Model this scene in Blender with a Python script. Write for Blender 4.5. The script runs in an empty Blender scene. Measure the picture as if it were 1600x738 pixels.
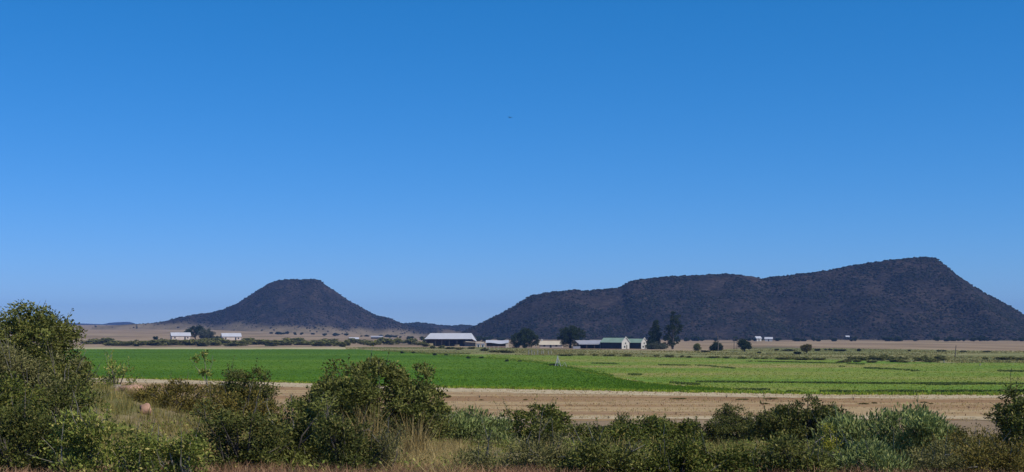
import bpy, math, random
import numpy as np
from mathutils import noise, Vector

# ------------------------------------------------------------------ camera
S = bpy.context.scene
C = S.collection
CAM_Z, FPX, HOR = 7.0, 2000.0, 520.0          # eye height, focal length in photo pixels, horizon row
cam = bpy.data.cameras.new('camera'); co = bpy.data.objects.new('camera', cam); C.objects.link(co)
co.location = (0, 0, CAM_Z); co.rotation_euler = (math.radians(90), 0, 0)
cam.sensor_fit = 'HORIZONTAL'; cam.sensor_width = 36; cam.lens = 36 * FPX / 1600
cam.shift_y = (HOR - 369) / 1600
cam.clip_start = .1; cam.clip_end = 40000
S.camera = co
# ------------------------------------------------------------------ sky and sun
SUN_EL, SUN_AZ = math.radians(50), math.radians(125)   # azimuth clockwise from the view direction (+Y)
w = bpy.data.worlds.new('World'); S.world = w; w.use_nodes = True
nt = w.node_tree; bg = nt.nodes['Background']
sky = nt.nodes.new('ShaderNodeTexSky'); sky.sky_type = 'NISHITA'; sky.sun_disc = False
sky.sun_elevation = SUN_EL; sky.sun_rotation = SUN_AZ
sky.altitude = 1300; sky.air_density = 1.0; sky.dust_density = 0.0; sky.ozone_density = 6.0
hsv = nt.nodes.new('ShaderNodeHueSaturation'); hsv.inputs['Saturation'].default_value = 1.3
sep = nt.nodes.new('ShaderNodeSeparateColor'); com = nt.nodes.new('ShaderNodeCombineColor')
nt.links.new(sky.outputs[0], hsv.inputs['Color']); nt.links.new(hsv.outputs[0], sep.inputs[0])
for i_, (e_, a_) in enumerate([(.90, .66), (.70, 1.34), (.86, 1.53)]):       # the camera's clear deep-blue rendering of the sky
    pw = nt.nodes.new('ShaderNodeMath'); pw.operation = 'POWER'; pw.inputs[1].default_value = e_
    mu = nt.nodes.new('ShaderNodeMath'); mu.operation = 'MULTIPLY'; mu.inputs[1].default_value = a_
    nt.links.new(sep.outputs[i_], pw.inputs[0]); nt.links.new(pw.outputs[0], mu.inputs[0]); nt.links.new(mu.outputs[0], com.inputs[i_])
nt.links.new(com.outputs[0], bg.inputs[0])
bg.inputs[1].default_value = 0.10
sl = bpy.data.lights.new('sun', 'SUN'); so = bpy.data.objects.new('sun', sl); C.objects.link(so)
sl.energy = 4.5; sl.angle = math.radians(.53); sl.color = (1, .94, .82)
tos = Vector((math.sin(SUN_AZ) * math.cos(SUN_EL), math.cos(SUN_AZ) * math.cos(SUN_EL), math.sin(SUN_EL)))
so.rotation_euler = tos.to_track_quat('Z', 'Y').to_euler(); so.location = (60, -30, 90)
S.view_settings.view_transform = 'Standard'; S.view_settings.look = 'None'
S.view_settings.exposure = 0; S.view_settings.gamma = 1
S.cycles.use_denoising = True
S.cycles.max_bounces = 5; S.cycles.diffuse_bounces = 3; S.cycles.transmission_bounces = 3
S.cycles.volume_bounces = 0; S.cycles.caustics_reflective = False; S.cycles.caustics_refractive = False

# ------------------------------------------------------------------ helpers
def sstep(a, b, v):
    t = min(1, max(0, (v - a) / (b - a))); return t * t * (3 - 2 * t)
FY = [-400, 0, 12, 25, 40, 60, 80, 97, 150]; FZ = [5.6, 5.5, 5.3, 4.6, 3.4, 1.9, .6, 0, 0]
def gz(x, y):
    """ground height"""
    z = float(np.interp(y, FY, FZ))
    if y < 120:
        z += 1.9 * math.exp(-((x + 14) / 7) ** 2 - ((y - 36) / 10) ** 2)
        z += .16 * noise.noise((x * .25, y * .25, 3)) * sstep(96, 60, y)
    if y > 600:
        t = min(1, (y - 600) / 2400)
        z += 25 * t ** 1.2 * (1 - sstep(-.26, -.02, x / y))
    return z
def at(px, d): return (px - 800) / FPX * d
def zat(py, d): return CAM_Z - (py - HOR) / FPX * d
def dflat(py): return CAM_Z * FPX / (py - HOR)

def np_mesh(name, verts, faces_k, loops):
    """verts (n,3); faces_k = verts per face; loops flat index array"""
    me = bpy.data.meshes.new(name)
    verts = np.asarray(verts, dtype=np.float32); loops = np.asarray(loops, dtype=np.int32)
    nf = len(loops) // faces_k
    me.vertices.add(len(verts)); me.vertices.foreach_set('co', verts.ravel())
    me.loops.add(len(loops)); me.loops.foreach_set('vertex_index', loops)
    me.polygons.add(nf)
    me.polygons.foreach_set('loop_start', np.arange(nf, dtype=np.int32) * faces_k)
    me.update(calc_edges=True); me.validate()
    return me
class MB:
    """collects faces and links them as one mesh object"""
    def __init__(s): s.v = []; s.f = []
    def add(s, vs, fs):
        o = len(s.v); s.v += [tuple(p) for p in vs]; s.f += [tuple(o + i for i in f) for f in fs]; return s
    def box(s, x0, x1, y0, y1, z0, z1):
        vs = [(x, y, z) for z in (z0, z1) for y in (y0, y1) for x in (x0, x1)]
        return s.add(vs, [(0, 2, 3, 1), (4, 5, 7, 6), (0, 1, 5, 4), (2, 6, 7, 3), (0, 4, 6, 2), (1, 3, 7, 5)])
    def slab(s, quad, t):
        """a sheet of thickness t under a quad"""
        a = [Vector(p) for p in quad]; n = (a[1] - a[0]).cross(a[2] - a[0]).normalized()
        if n.z < 0: n = -n
        k = len(a); vs = a + [p - n * t for p in a]
        return s.add(vs, [tuple(range(k)), tuple(range(2 * k - 1, k - 1, -1))] + [(i, i + k, (i + 1) % k + k, (i + 1) % k) for i in range(k)])
    def tube(s, pts, rad, n=6):
        o = len(s.v); pts = [Vector(p) for p in pts]
        for i, p in enumerate(pts):
            d = (pts[min(i + 1, len(pts) - 1)] - pts[max(i - 1, 0)]).normalized()
            a = d.cross(Vector((.31, .95, .07))).normalized(); b = d.cross(a)
            for k in range(n):
                q = p + (a * math.cos(2 * math.pi * k / n) + b * math.sin(2 * math.pi * k / n)) * rad[i]
                s.v.append(tuple(q))
        for i in range(len(pts) - 1):
            for k in range(n):
                s.f.append((o + i * n + k, o + i * n + (k + 1) % n, o + (i + 1) * n + (k + 1) % n, o + (i + 1) * n + k))
        s.f.append(tuple(o + k for k in range(n))[::-1]); s.f.append(tuple(o + (len(pts) - 1) * n + k for k in range(n)))
        return s
    def build(s, name, mat, parent=None, smooth=False):
        me = bpy.data.meshes.new(name); me.from_pydata(s.v, [], s.f); me.update()
        if smooth: me.shade_smooth()
        return link(name, me, mat, parent)
def link(name, me, mat=None, parent=None, loc=None):
    o = bpy.data.objects.new(name, me); C.objects.link(o)
    if mat is not None and me is not None and not me.materials: me.materials.append(M[mat])
    if parent is not None: o.parent = parent
    if loc is not None: o.location = loc
    return o
def tag(o, label, cat=None, group=None, kind=None):
    o['label'] = label
    if cat: o['category'] = cat
    if group: o['group'] = group
    if kind: o['kind'] = kind
    return o
def empty(name, loc, rz, label, cat, group=None):
    o = bpy.data.objects.new(name, None); C.objects.link(o); o.empty_display_size = .2
    o.location = loc; o.rotation_euler = (0, 0, rz)
    return tag(o, label, cat, group)

# ------------------------------------------------------------------ materials
M = {}
def newmat(name, rough=.9, spec=.03):
    m = bpy.data.materials.new(name); m.use_nodes = True; M[name] = m
    b = m.node_tree.nodes['Principled BSDF']; b.inputs['Roughness'].default_value = rough
    b.inputs['Specular IOR Level'].default_value = spec
    return m, m.node_tree, b
def ramp(t, stops):
    r = t.nodes.new('ShaderNodeValToRGB'); e = r.color_ramp.elements
    while len(e) < len(stops): e.new(.5)
    for i, (p, c) in enumerate(stops): e[i].position = p; e[i].color = (*c, 1)
    return r
def nz(t, scale, detail=4, vec=None, rough=.55):
    n = t.nodes.new('ShaderNodeTexNoise'); n.inputs['Scale'].default_value = scale
    n.inputs['Detail'].default_value = detail; n.inputs['Roughness'].default_value = rough
    if vec is not None: t.links.new(vec, n.inputs['Vector'])
    return n
def mix(t, fac, a, b, blend='MIX'):
    m = t.nodes.new('ShaderNodeMix'); m.data_type = 'RGBA'; m.blend_type = blend
    for k, v in ((0, fac), (6, a), (7, b)):
        if hasattr(v, 'is_output'): t.links.new(v, m.inputs[k])
        else: m.inputs[k].default_value = (*v, 1) if isinstance(v, tuple) else v
    return m.outputs[2]
def objvec(t, sc=(1, 1, 1)):
    c = t.nodes.new('ShaderNodeTexCoord'); m = t.nodes.new('ShaderNodeMapping')
    m.inputs['Scale'].default_value = sc; t.links.new(c.outputs['Object'], m.inputs['Vector']); return m.outputs[0]
def bump(t, b, h, dist, strength=.6):
    n = t.nodes.new('ShaderNodeBump'); n.inputs['Distance'].default_value = dist; n.inputs['Strength'].default_value = strength
    t.links.new(h, n.inputs['Height']); t.links.new(n.outputs[0], b.inputs['Normal'])

def leafmat(name, c1, c2, c3=None, transl=.15, rough=.6):
    """leaf colour differs from leaf to leaf and a little from plant to plant"""
    m, t, b = newmat(name, rough, .08)
    g = t.nodes.new('ShaderNodeNewGeometry')
    st = [(0, c1), (.8, c2)]
    if c3: st.append((.95, c3))
    r = ramp(t, st); t.links.new(g.outputs['Random Per Island'], r.inputs[0])
    n = nz(t, 2.2, 3, objvec(t)); hv = t.nodes.new('ShaderNodeHueSaturation')
    mr = t.nodes.new('ShaderNodeMapRange'); mr.inputs[1].default_value = .3; mr.inputs[2].default_value = .7
    mr.inputs[3].default_value = .65; mr.inputs[4].default_value = 1.4
    t.links.new(n.outputs[0], mr.inputs[0]); t.links.new(mr.outputs[0], hv.inputs['Value'])
    t.links.new(r.outputs[0], hv.inputs['Color']); t.links.new(hv.outputs[0], b.inputs['Base Color'])
    tr = t.nodes.new('ShaderNodeBsdfTranslucent'); t.links.new(hv.outputs[0], tr.inputs[0])
    ms = t.nodes.new('ShaderNodeMixShader'); ms.inputs[0].default_value = transl
    t.links.new(b.outputs[0], ms.inputs[1]); t.links.new(tr.outputs[0], ms.inputs[2])
    t.links.new(ms.outputs[0], t.nodes['Material Output'].inputs['Surface'])
leafmat('leaf_olive', (0.071, 0.085, 0.019), (0.158, 0.165, 0.042), (0.214, 0.193, 0.058))
leafmat('leaf_dark', (0.048, 0.061, 0.017), (0.111, 0.120, 0.028), (0.185, 0.161, 0.050))
leafmat('leaf_grey', (0.103, 0.106, 0.037), (0.198, 0.183, 0.067), (0.247, 0.213, 0.091))
leafmat('leaf_green', (0.054, 0.077, 0.014), (0.131, 0.141, 0.029), (0.202, 0.169, 0.046))
leafmat('leaf_brown', (0.086, 0.073, 0.016), (0.160, 0.131, 0.030), (0.232, 0.163, 0.043))
leafmat('leaf_upright', (0.110, 0.150, 0.046), (0.234, 0.272, 0.092), (0.312, 0.315, 0.111))
leafmat('leaf_herb', (0.103, 0.138, 0.026), (0.230, 0.249, 0.055), (0.381, 0.321, 0.103))
leafmat('leaf_yellow', (.28, .26, .03), (.45, .42, .06), (.2, .25, .05))
leafmat('leaf_farm', (0.016, 0.028, 0.011), (0.041, 0.059, 0.020), (0.054, 0.071, 0.027), transl=.12)
leafmat('leaf_farm_grey', (.05, .062, .035), (.10, .11, .065), (.12, .125, .08), transl=.12)
leafmat('leaf_scrub', (0.073, 0.089, 0.022), (0.182, 0.179, 0.049), (0.268, 0.220, 0.079), transl=.12)
leafmat('hill_bush', (0.010, 0.014, 0.010), (0.023, 0.025, 0.020), (0.034, 0.032, 0.027), transl=0, rough=.9)
leafmat('grass_dry', (0.270, 0.187, 0.070), (0.414, 0.306, 0.126), (0.495, 0.383, 0.182), transl=.25, rough=.8)
leafmat('grass_red', (0.187, 0.100, 0.054), (0.363, 0.209, 0.117), (0.462, 0.304, 0.180), transl=.2, rough=.8)
leafmat('grass_olive', (0.124, 0.122, 0.030), (0.269, 0.224, 0.068), (0.393, 0.301, 0.112), transl=.25, rough=.8)
leafmat('crop_leaf', (0.063, 0.134, 0.005), (0.119, 0.216, 0.010), (0.154, 0.233, 0.013), transl=.25, rough=.6)
leafmat('pasture_leaf', (0.136, 0.208, 0.015), (0.240, 0.303, 0.028), (0.382, 0.351, 0.050), transl=.25, rough=.7)
leafmat('ridge_leaf', (0.056, 0.090, 0.015), (0.112, 0.144, 0.030), (0.163, 0.168, 0.050), transl=.15, rough=.7)
def plain(name, c, var=.25, scale=2.0, rough=.85, metal=0, bumpd=0):
    m, t, b = newmat(name, rough, .25); b.inputs['Metallic'].default_value = metal
    n = nz(t, scale, 5, objvec(t))
    lo = tuple(v * (1 - var) for v in c); hi = tuple(min(1, v * (1 + var)) for v in c)
    r = ramp(t, [(.3, lo), (.7, hi)]); t.links.new(n.outputs[0], r.inputs[0]); t.links.new(r.outputs[0], b.inputs['Base Color'])
    if bumpd: bump(t, b, n.outputs[0], bumpd)
plain('bark', (.13, .105, .085), .4, 3); plain('bark_dark', (.06, .05, .042), .4, 3); plain('bark_pale', (.2, .18, .15), .3, 3)
plain('whitewash', (.52, .50, .46), .08, .6); plain('plaster', (.55, .46, .39), .1, .5); plain('brick_wall', (.28, .19, .15), .25, .8)
plain('dark_wall_and_shade', (.035, .032, .03), .4, 1); plain('grey_wall', (.16, .145, .12), .2, .7); plain('tin_pale', (.42, .42, .45), .07, .3, .5)  # first one: dark walls, also painted-in shade of barn sides and barn interior
plain('tin_grey', (.30, .30, .33), .12, .4, .5); plain('tin_green', (.25, .34, .25), .12, .3, .55); plain('tin_beige', (.47, .40, .30), .12, .4, .7)
plain('shade', (.02, .018, .018), .3, 1); plain('wood_pole', (.12, .10, .085), .3, 2); plain('post_pale', (.3, .28, .23), .2, 3)
plain('window_dark', (.03, .035, .04), .2, 1, .2); plain('steel', (.4, .41, .38), .12, 2, .6, .0); plain('rubber', (.03, .03, .03), .3, 4)
plain('rock_red', (.34, .20, .14), .35, 5, .95, 0, .05); plain('rock_grey', (.27, .21, .17), .35, 4, .95, 0, .05); plain('feather', (.02, .018, .016), .3, 8)
plain('straw', (.42, .33, .17), .3, 8)

# soil and fields
def groundmat():
    m, t, b = newmat('soil', .95)
    v = objvec(t)
    near = ramp(t, [(.3, (.11, .09, .045)), (.5, (.2, .155, .085)), (.7, (.3, .225, .145))])
    n1 = nz(t, .9, 7, v); t.links.new(n1.outputs[0], near.inputs[0])
    far = ramp(t, [(0.32, (0.13, 0.115, 0.06)), (0.42, (0.205, 0.145, 0.088)), (0.55, (0.265, 0.19, 0.118)), (0.68, (0.30, 0.228, 0.14))])
    n2 = nz(t, 1, 6, objvec(t, (.02, .006, 1))); t.links.new(n2.outputs[0], far.inputs[0])
    sp = t.nodes.new('ShaderNodeSeparateXYZ'); c = t.nodes.new('ShaderNodeTexCoord'); t.links.new(c.outputs['Object'], sp.inputs[0])
    mr = t.nodes.new('ShaderNodeMapRange'); mr.inputs[1].default_value = 45; mr.inputs[2].default_value = 95
    t.links.new(sp.outputs['Y'], mr.inputs[0])
    n3 = nz(t, .35, 5, v); f3 = ramp(t, [(.45, (.0, .0, .0)), (.6, (1, 1, 1))]); t.links.new(n3.outputs[0], f3.inputs[0])
    grn = mix(t, f3.outputs[0], near.outputs[0], (.12, .12, .045))
    t.links.new(mix(t, mr.outputs[0], grn, far.outputs[0]), b.inputs['Base Color'])
    bump(t, b, n1.outputs[0], .12)
groundmat()
def fieldmat(name, stops, sc, fine=1.2, bd=.15, fineamt=.35):
    m, t, b = newmat(name, .9)
    n = nz(t, 1, 6, objvec(t, sc)); r = ramp(t, stops); t.links.new(n.outputs[0], r.inputs[0])
    n2 = nz(t, fine, 4, objvec(t, (1, .35, 1))); r2 = ramp(t, [(.3, (.55,) * 3), (.7, (1.4,) * 3)]); t.links.new(n2.outputs[0], r2.inputs[0])
    t.links.new(mix(t, fineamt, r.outputs[0], mix(t, 1.0, r.outputs[0], r2.outputs[0], 'MULTIPLY')), b.inputs['Base Color'])
    bump(t, b, n2.outputs[0], bd)
fieldmat('crop', [(0.3, (0.048, 0.108, 0.006)), (0.5, (0.071, 0.147, 0.008)), (0.68, (0.108, 0.178, 0.014))], (.006, .04, 1), 1.0, .12, .35)
fieldmat('pasture', [(.3, (.095, .175, .02)), (.46, (.125, .2, .028)), (.55, (.19, .22, .045)), (.66, (.28, .22, .085))], (.008, .03, 1), .8, .2, .5)
fieldmat('meadow', [(.3, (.11, .125, .04)), (.5, (.17, .17, .06)), (.62, (.27, .235, .11)), (.72, (.15, .14, .07))], (.012, .03, 1), .7, .2, .6)
fieldmat('dry_field', [(.34, (.19, .11, .052)), (.46, (.265, .162, .08)), (.54, (.365, .262, .138)), (.64, (.245, .15, .08))], (.012, .085, 1), 1.6, .06, .3)
fieldmat('dirt_track', [(0.3, (0.357, 0.271, 0.161)), (0.6, (0.442, 0.353, 0.224))], (.04, .3, 1), 1.5, .05, .4)
fieldmat('verge', [(.3, (.30, .27, .12)), (.6, (.40, .36, .2))], (.03, .08, 1), 1.0, .1, .5)
def hillmat():
    m, t, b = newmat('hill_soil', .95)
    n = nz(t, .035, 8, objvec(t), .65); r = ramp(t, [(0.3, (0.014, 0.014, 0.014)), (0.48, (0.023, 0.020, 0.019)), (0.6, (0.037, 0.029, 0.026)), (0.72, (0.028, 0.027, 0.020))])
    t.links.new(n.outputs[0], r.inputs[0])
    n2 = nz(t, .3, 5, objvec(t)); r2 = ramp(t, [(.38, (.5,) * 3), (.66, (1.9,) * 3)]); t.links.new(n2.outputs[0], r2.inputs[0])
    rock = mix(t, .8, r.outputs[0], mix(t, 1.0, r.outputs[0], r2.outputs[0], 'MULTIPLY'))
    ac = t.nodes.new('ShaderNodeAttribute'); ac.attribute_name = 'scrub_cover'     # grass on the apron, scrub and rock above
    gr = ramp(t, [(.35, (.12, .095, .06)), (.65, (.2, .155, .1))]); t.links.new(n.outputs[0], gr.inputs[0])
    t.links.new(mix(t, ac.outputs['Fac'], gr.outputs[0], rock), b.inputs['Base Color'])
    bump(t, b, n2.outputs[0], 1.5)
hillmat()

# ------------------------------------------------------------------ ground
def spaced(a, b, n, k):
    u = np.linspace(-1, 1, n); s = np.sinh(k * u) / math.sinh(k); return a + (b - a) * (s + 1) / 2
xs = spaced(-5200, 5200, 221, 7.5)
ys = np.concatenate([np.linspace(-300, 0, 12)[:-1], np.linspace(0, 110, 111)[:-1], np.geomspace(110, 7000, 90)])
vs = [(x, y, gz(x, y)) for y in ys for x in xs]
nx, ny = len(xs), len(ys)
idx = np.arange(nx * ny).reshape(ny, nx)
lp = np.stack([idx[:-1, :-1], idx[:-1, 1:], idx[1:, 1:], idx[1:, :-1]], -1).reshape(-1)
me = np_mesh('ground', vs, 4, lp); me.shade_smooth()
tag(link('ground', me, 'soil'), 'dry tan plain and scrubby bank running to the hills', kind='structure')

def sheet(name, mat, label, pxs, near, far, z, skirt=True):
    """a field: strip between a near and a far edge, each given by pixel column -> row on the flat plain"""
    v, f = [], []
    rows = 14
    for px in pxs:
        dn, df = dflat(near(px)), dflat(far(px))
        for k in range(rows + 1):
            d = dn * (df / dn) ** (k / rows)
            v.append((at(px, d), d, z))
        v.append((at(px, dn) , dn - .4, -.05))
    n = rows + 2
    for i in range(len(pxs) - 1):
        for k in range(rows): f.append((i * n + k, (i + 1) * n + k, (i + 1) * n + k + 1, i * n + k + 1))
        if skirt: f.append((i * n + n - 1, (i + 1) * n + n - 1, (i + 1) * n, i * n))
    m = MB(); m.v = v; m.f = f
    o = m.build(name, mat); tag(o, label, kind='structure'); return o
def curve(pts):
    X = [p[0] for p in pts]; Y = [p[1] for p in pts]
    return lambda px: float(np.interp(px, X, Y))
def wob(fn, amp, sc, seed):
    return lambda px: fn(px) + amp * noise.noise((px * sc, seed, 0)) + amp * .5 * noise.noise((px * sc * 4, seed, 5))
crop_near0 = curve([(-500, 580), (130, 590), (450, 598), (700, 606), (1000, 611.5), (1300, 616.5), (1600, 617), (2100, 615)])
crop_near = wob(crop_near0, .7, .01, 1)
crop_far0 = curve([(-500, 546), (560, 547), (600, 550), (680, 556), (760, 562), (830, 568), (880, 577), (920, 585), (960, 594), (1010, 602), (1080, 608), (1150, 613)])
crop_far = wob(crop_far0, .5, .012, 2)
past_far = wob(curve([(560, 551), (870, 556), (1300, 563), (1480, 568), (2100, 568)]), .5, .01, 7)
mead_far = wob(curve([(560, 543), (760, 543), (900, 546.5), (1100, 549), (1150, 545), (1300, 544.5), (1600, 549), (2100, 549)]), .5, .02, 9)
PX = lambda a, b, s: list(np.arange(a, b + .1, s))
sheet('dry_field', 'dry_field', 'brown and straw coloured dry field before the green crop', PX(-500, 2100, 25), lambda p: 657 + 3 * noise.noise((p * .006, 3, 1)), lambda p: crop_near0(p) - 3, .004 + .02, False)
sheet('dirt_track', 'dirt_track', 'pale dirt track along the near edge of the green crop', PX(-500, 2100, 12), wob(lambda p: crop_near0(p) + 6.5, 1.6, .01, 21), lambda p: crop_near0(p) - 2, .034, False)
sheet('dirt_track', 'dirt_track', 'pale dirt track just beyond the front shrubs', PX(640, 2100, 12), wob(lambda p: 656, 2.4, .008, 12), wob(lambda p: 651, 2.2, .008, 15), .038, False)
sheet('crop_field', 'crop', 'dense bright green irrigated crop field', PX(-500, 1150, 10), crop_near, crop_far, .28)
sheet('pasture_field', 'pasture', 'lighter yellow-green pasture right of the dense crop', PX(560, 2100, 20), crop_near, past_far, .12)
strip_h = curve([(860, 0), (930, 3.5), (1000, 6), (1090, 6), (1180, 0)])
sheet('bare_strip', 'dry_field', 'brown bare strip curving between dense crop and pasture', PX(862, 1178, 8), lambda p: min(crop_near(p) - .3, crop_far(p) + .6), lambda p: min(crop_near(p) - .3, crop_far(p) + .6) - .3 - wob(strip_h, 1.2, .03, 33)(p) * (.6 + .4 * noise.noise((p * .02, 4, 4))), .135, False)
sheet('meadow', 'meadow', 'rough olive grass between pasture and farm buildings', PX(560, 2100, 20), lambda p: past_far(p) + 3, mead_far, .06, False)
sheet('field_verge', 'verge', 'pale grass strip along the far edge of the green crop', PX(-500, 640, 20), lambda p: crop_far(p) + 2, lambda p: 543.4 + .5 * noise.noise((p * .02, 8, 8)), .05, False)

# ------------------------------------------------------------------ hills
rngG = np.random.default_rng(11)
HILL_SURF = {}; HILL_COV = {}
def hill(name, label, prof, D, k, kb, step, px0, px1, seed, minw=40, rough=1.0, apron=5):
    pf = curve(prof); x0, x1 = at(px0, D), at(px1, D)
    W = max(k * max(zat(p[1], D) for p in prof), minw) * 1.25
    XS = np.arange(x0, x1 + step / 2, step / 2); VS = np.arange(-W, W * .8 + step, step)
    V = []; COV = []
    for v in VS:
        for x in XS:
            px = 800 + x / D * FPX; g = gz(x, D)
            P = max(0, zat(pf(px), D) - g + 1.0)
            wd = max(k * P, minw) if v < 0 else max(kb * P, minw)
            t = abs(v) / wd; t = max(0, (t - .07) / .93) if t < 1 else t
            if t >= 1: h = -3 - (t - 1) * 4
            else:
                h = P * (1 - t) ** 1.25
                bulge = math.sin(math.pi * min(1, t * 1.15))
                h += rough * P * bulge * (.13 * noise.noise((x / 75, v / 150, seed)) + .07 * noise.noise((x / 28, v / 60, seed + 3)))
                h += rough * .008 * P * (1 - t) * noise.noise((x / 7, v / 7, seed + 9)) * 3
            V.append((x, D + v, gz(x, D + v) * min(1, t) + g * max(0, 1 - t) + h - 1.0)); COV.append(sstep(apron * .3, apron, h + apron * .5 * noise.noise((x / 40, v / 40, seed + 20))))
    a, b = len(XS), len(VS); ix = np.arange(a * b).reshape(b, a)
    lp = np.stack([ix[:-1, :-1], ix[:-1, 1:], ix[1:, 1:], ix[1:, :-1]], -1).reshape(-1)
    me = np_mesh(name, V, 4, lp); me.shade_smooth()
    o = tag(link(name, me, 'hill_soil'), label, kind='structure')
    at_ = me.attributes.new('scrub_cover', 'FLOAT', 'POINT'); at_.data.foreach_set('value', np.array(COV, dtype=np.float32))
    HILL_SURF[name] = (np.array(V).reshape(b, a, 3)); HILL_COV[name] = np.array(COV).reshape(b, a)
    return o
hill('conical_hill', 'dark flat-topped conical hill left of centre', [(150, 510), (240, 505), (262, 501), (272, 498), (300, 493), (335, 488), (350, 484), (372, 474), (398, 458), (420, 445), (432, 440), (442, 438.5), (494, 437.5), (501, 440), (507, 446), (524, 456), (545, 470), (565, 481), (588, 494), (600, 495), (610, 498), (628, 506), (640, 509), (700, 515), (760, 522)], 1900, 2.6, 2.0, 7, 150, 760, 4.0, 40, 1.0, 13)
hill('low_ridge', 'low dark ridge between the two big hills', [(560, 512), (600, 507), (640, 506), (655, 504.5), (668, 506), (690, 509), (705, 510), (722, 508.5), (738, 510), (760, 511), (820, 514), (900, 520)], 2300, 4, 3, 9, 560, 900, 9.0, 120)
hill('long_hill', 'long dark table hill on the right with a high right shoulder', [(700, 530), (735, 514), (745, 509), (770, 496), (800, 481), (830, 462), (850, 459), (880, 456), (900, 453.5), (912, 456), (940, 453.5), (968, 451), (980, 443), (992, 439), (1040, 434), (1110, 430.5), (1150, 430), (1172, 433.5), (1190, 437.5), (1206, 434), (1240, 431), (1270, 427), (1290, 424), (1330, 416.5), (1380, 409), (1420, 405), (1446, 403.5), (1456, 407), (1470, 417), (1490, 432), (1512, 446), (1532, 458), (1565, 474), (1600, 493), (1640, 508), (1700, 522), (1800, 533)], 1380, 3.1, 2.2, 6, 700, 1800, 1.0, 60, 1.0, 1.6)
hill('distant_hills', 'faint blue distant hills on the far left skyline', [(-300, 506), (60, 505), (110, 505), (165, 507), (178, 504), (200, 503.2), (208, 506), (225, 508), (280, 506), (400, 510)], 5200, 5, 4, 40, -300, 400, 6.0, 400, .3)

ICO_V = None
def ico():
    p = (1 + 5 ** .5) / 2
    v = np.array([(-1, p, 0), (1, p, 0), (-1, -p, 0), (1, -p, 0), (0, -1, p), (0, 1, p), (0, -1, -p), (0, 1, -p), (p, 0, -1), (p, 0, 1), (-p, 0, -1), (-p, 0, 1)], float)
    f = np.array([(0, 11, 5), (0, 5, 1), (0, 1, 7), (0, 7, 10), (0, 10, 11), (1, 5, 9), (5, 11, 4), (11, 10, 2), (10, 7, 6), (7, 1, 8), (3, 9, 4), (3, 4, 2), (3, 2, 6), (3, 6, 8), (3, 8, 9), (4, 9, 5), (2, 4, 11), (6, 2, 10), (8, 6, 7), (9, 8, 1)])
    return v / np.linalg.norm(v[0]), f
ICV, ICF = ico(); ICF = np.array([f for f in ICF if ICV[f, 2].mean() > -.3])     # open underneath, where it meets the slope
def scrub_on(hillname, label, n, smin, smax, front=.7):
    G = HILL_SURF[hillname]; b, a, _ = G.shape
    i = rngG.uniform(0, b * front, n * 3); j = rngG.uniform(0, a - 1.001, n * 3)
    i0 = i.astype(int).clip(0, b - 2); j0 = j.astype(int); fi = (i - i0)[:, None]; fj = (j - j0)[:, None]
    P = (G[i0, j0] * (1 - fi) * (1 - fj) + G[i0 + 1, j0] * fi * (1 - fj) + G[i0, j0 + 1] * (1 - fi) * fj + G[i0 + 1, j0 + 1] * fi * fj)
    cov = HILL_COV[hillname][i0, j0]
    keep = np.array([rngG.uniform() < .08 + cv and noise.noise((p[0] / 38, p[1] / 38, 2)) + .5 * noise.noise((p[0] / 9, p[1] / 9, 4)) + rngG.uniform(-.35, .45) > 0 and p[2] > gz(p[0], p[1]) + .3 for p, cv in zip(P, cov)])
    P = P[keep][:n]; m = len(P)
    s = smin + (smax - smin) * rngG.uniform(0, 1, m) ** 2.2
    V = ICV[None] * rngG.uniform(.65, 1.25, (m, 12, 1)) * s[:, None, None] * np.array([1.1, 1.1, .7])
    V = V + P[:, None, :] + np.array([0, 0, .25]) * s[:, None, None]
    L = (ICF.reshape(-1)[None] + (np.arange(m) * 12)[:, None]).reshape(-1)
    me = np_mesh('hill_scrub', V.reshape(-1, 3), 3, L)
    tag(link('hill_scrub', me, 'hill_bush'), label, kind='stuff')
scrub_on('long_hill', 'dark scrub dotting the long right hill', 26000, .45, 1.7, .62)
scrub_on('conical_hill', 'dark scrub dotting the conical left hill', 11000, .55, 1.8, .62)
scrub_on('low_ridge', 'dark scrub dotting the low middle ridge', 3500, .8, 2.4, .62)

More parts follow.
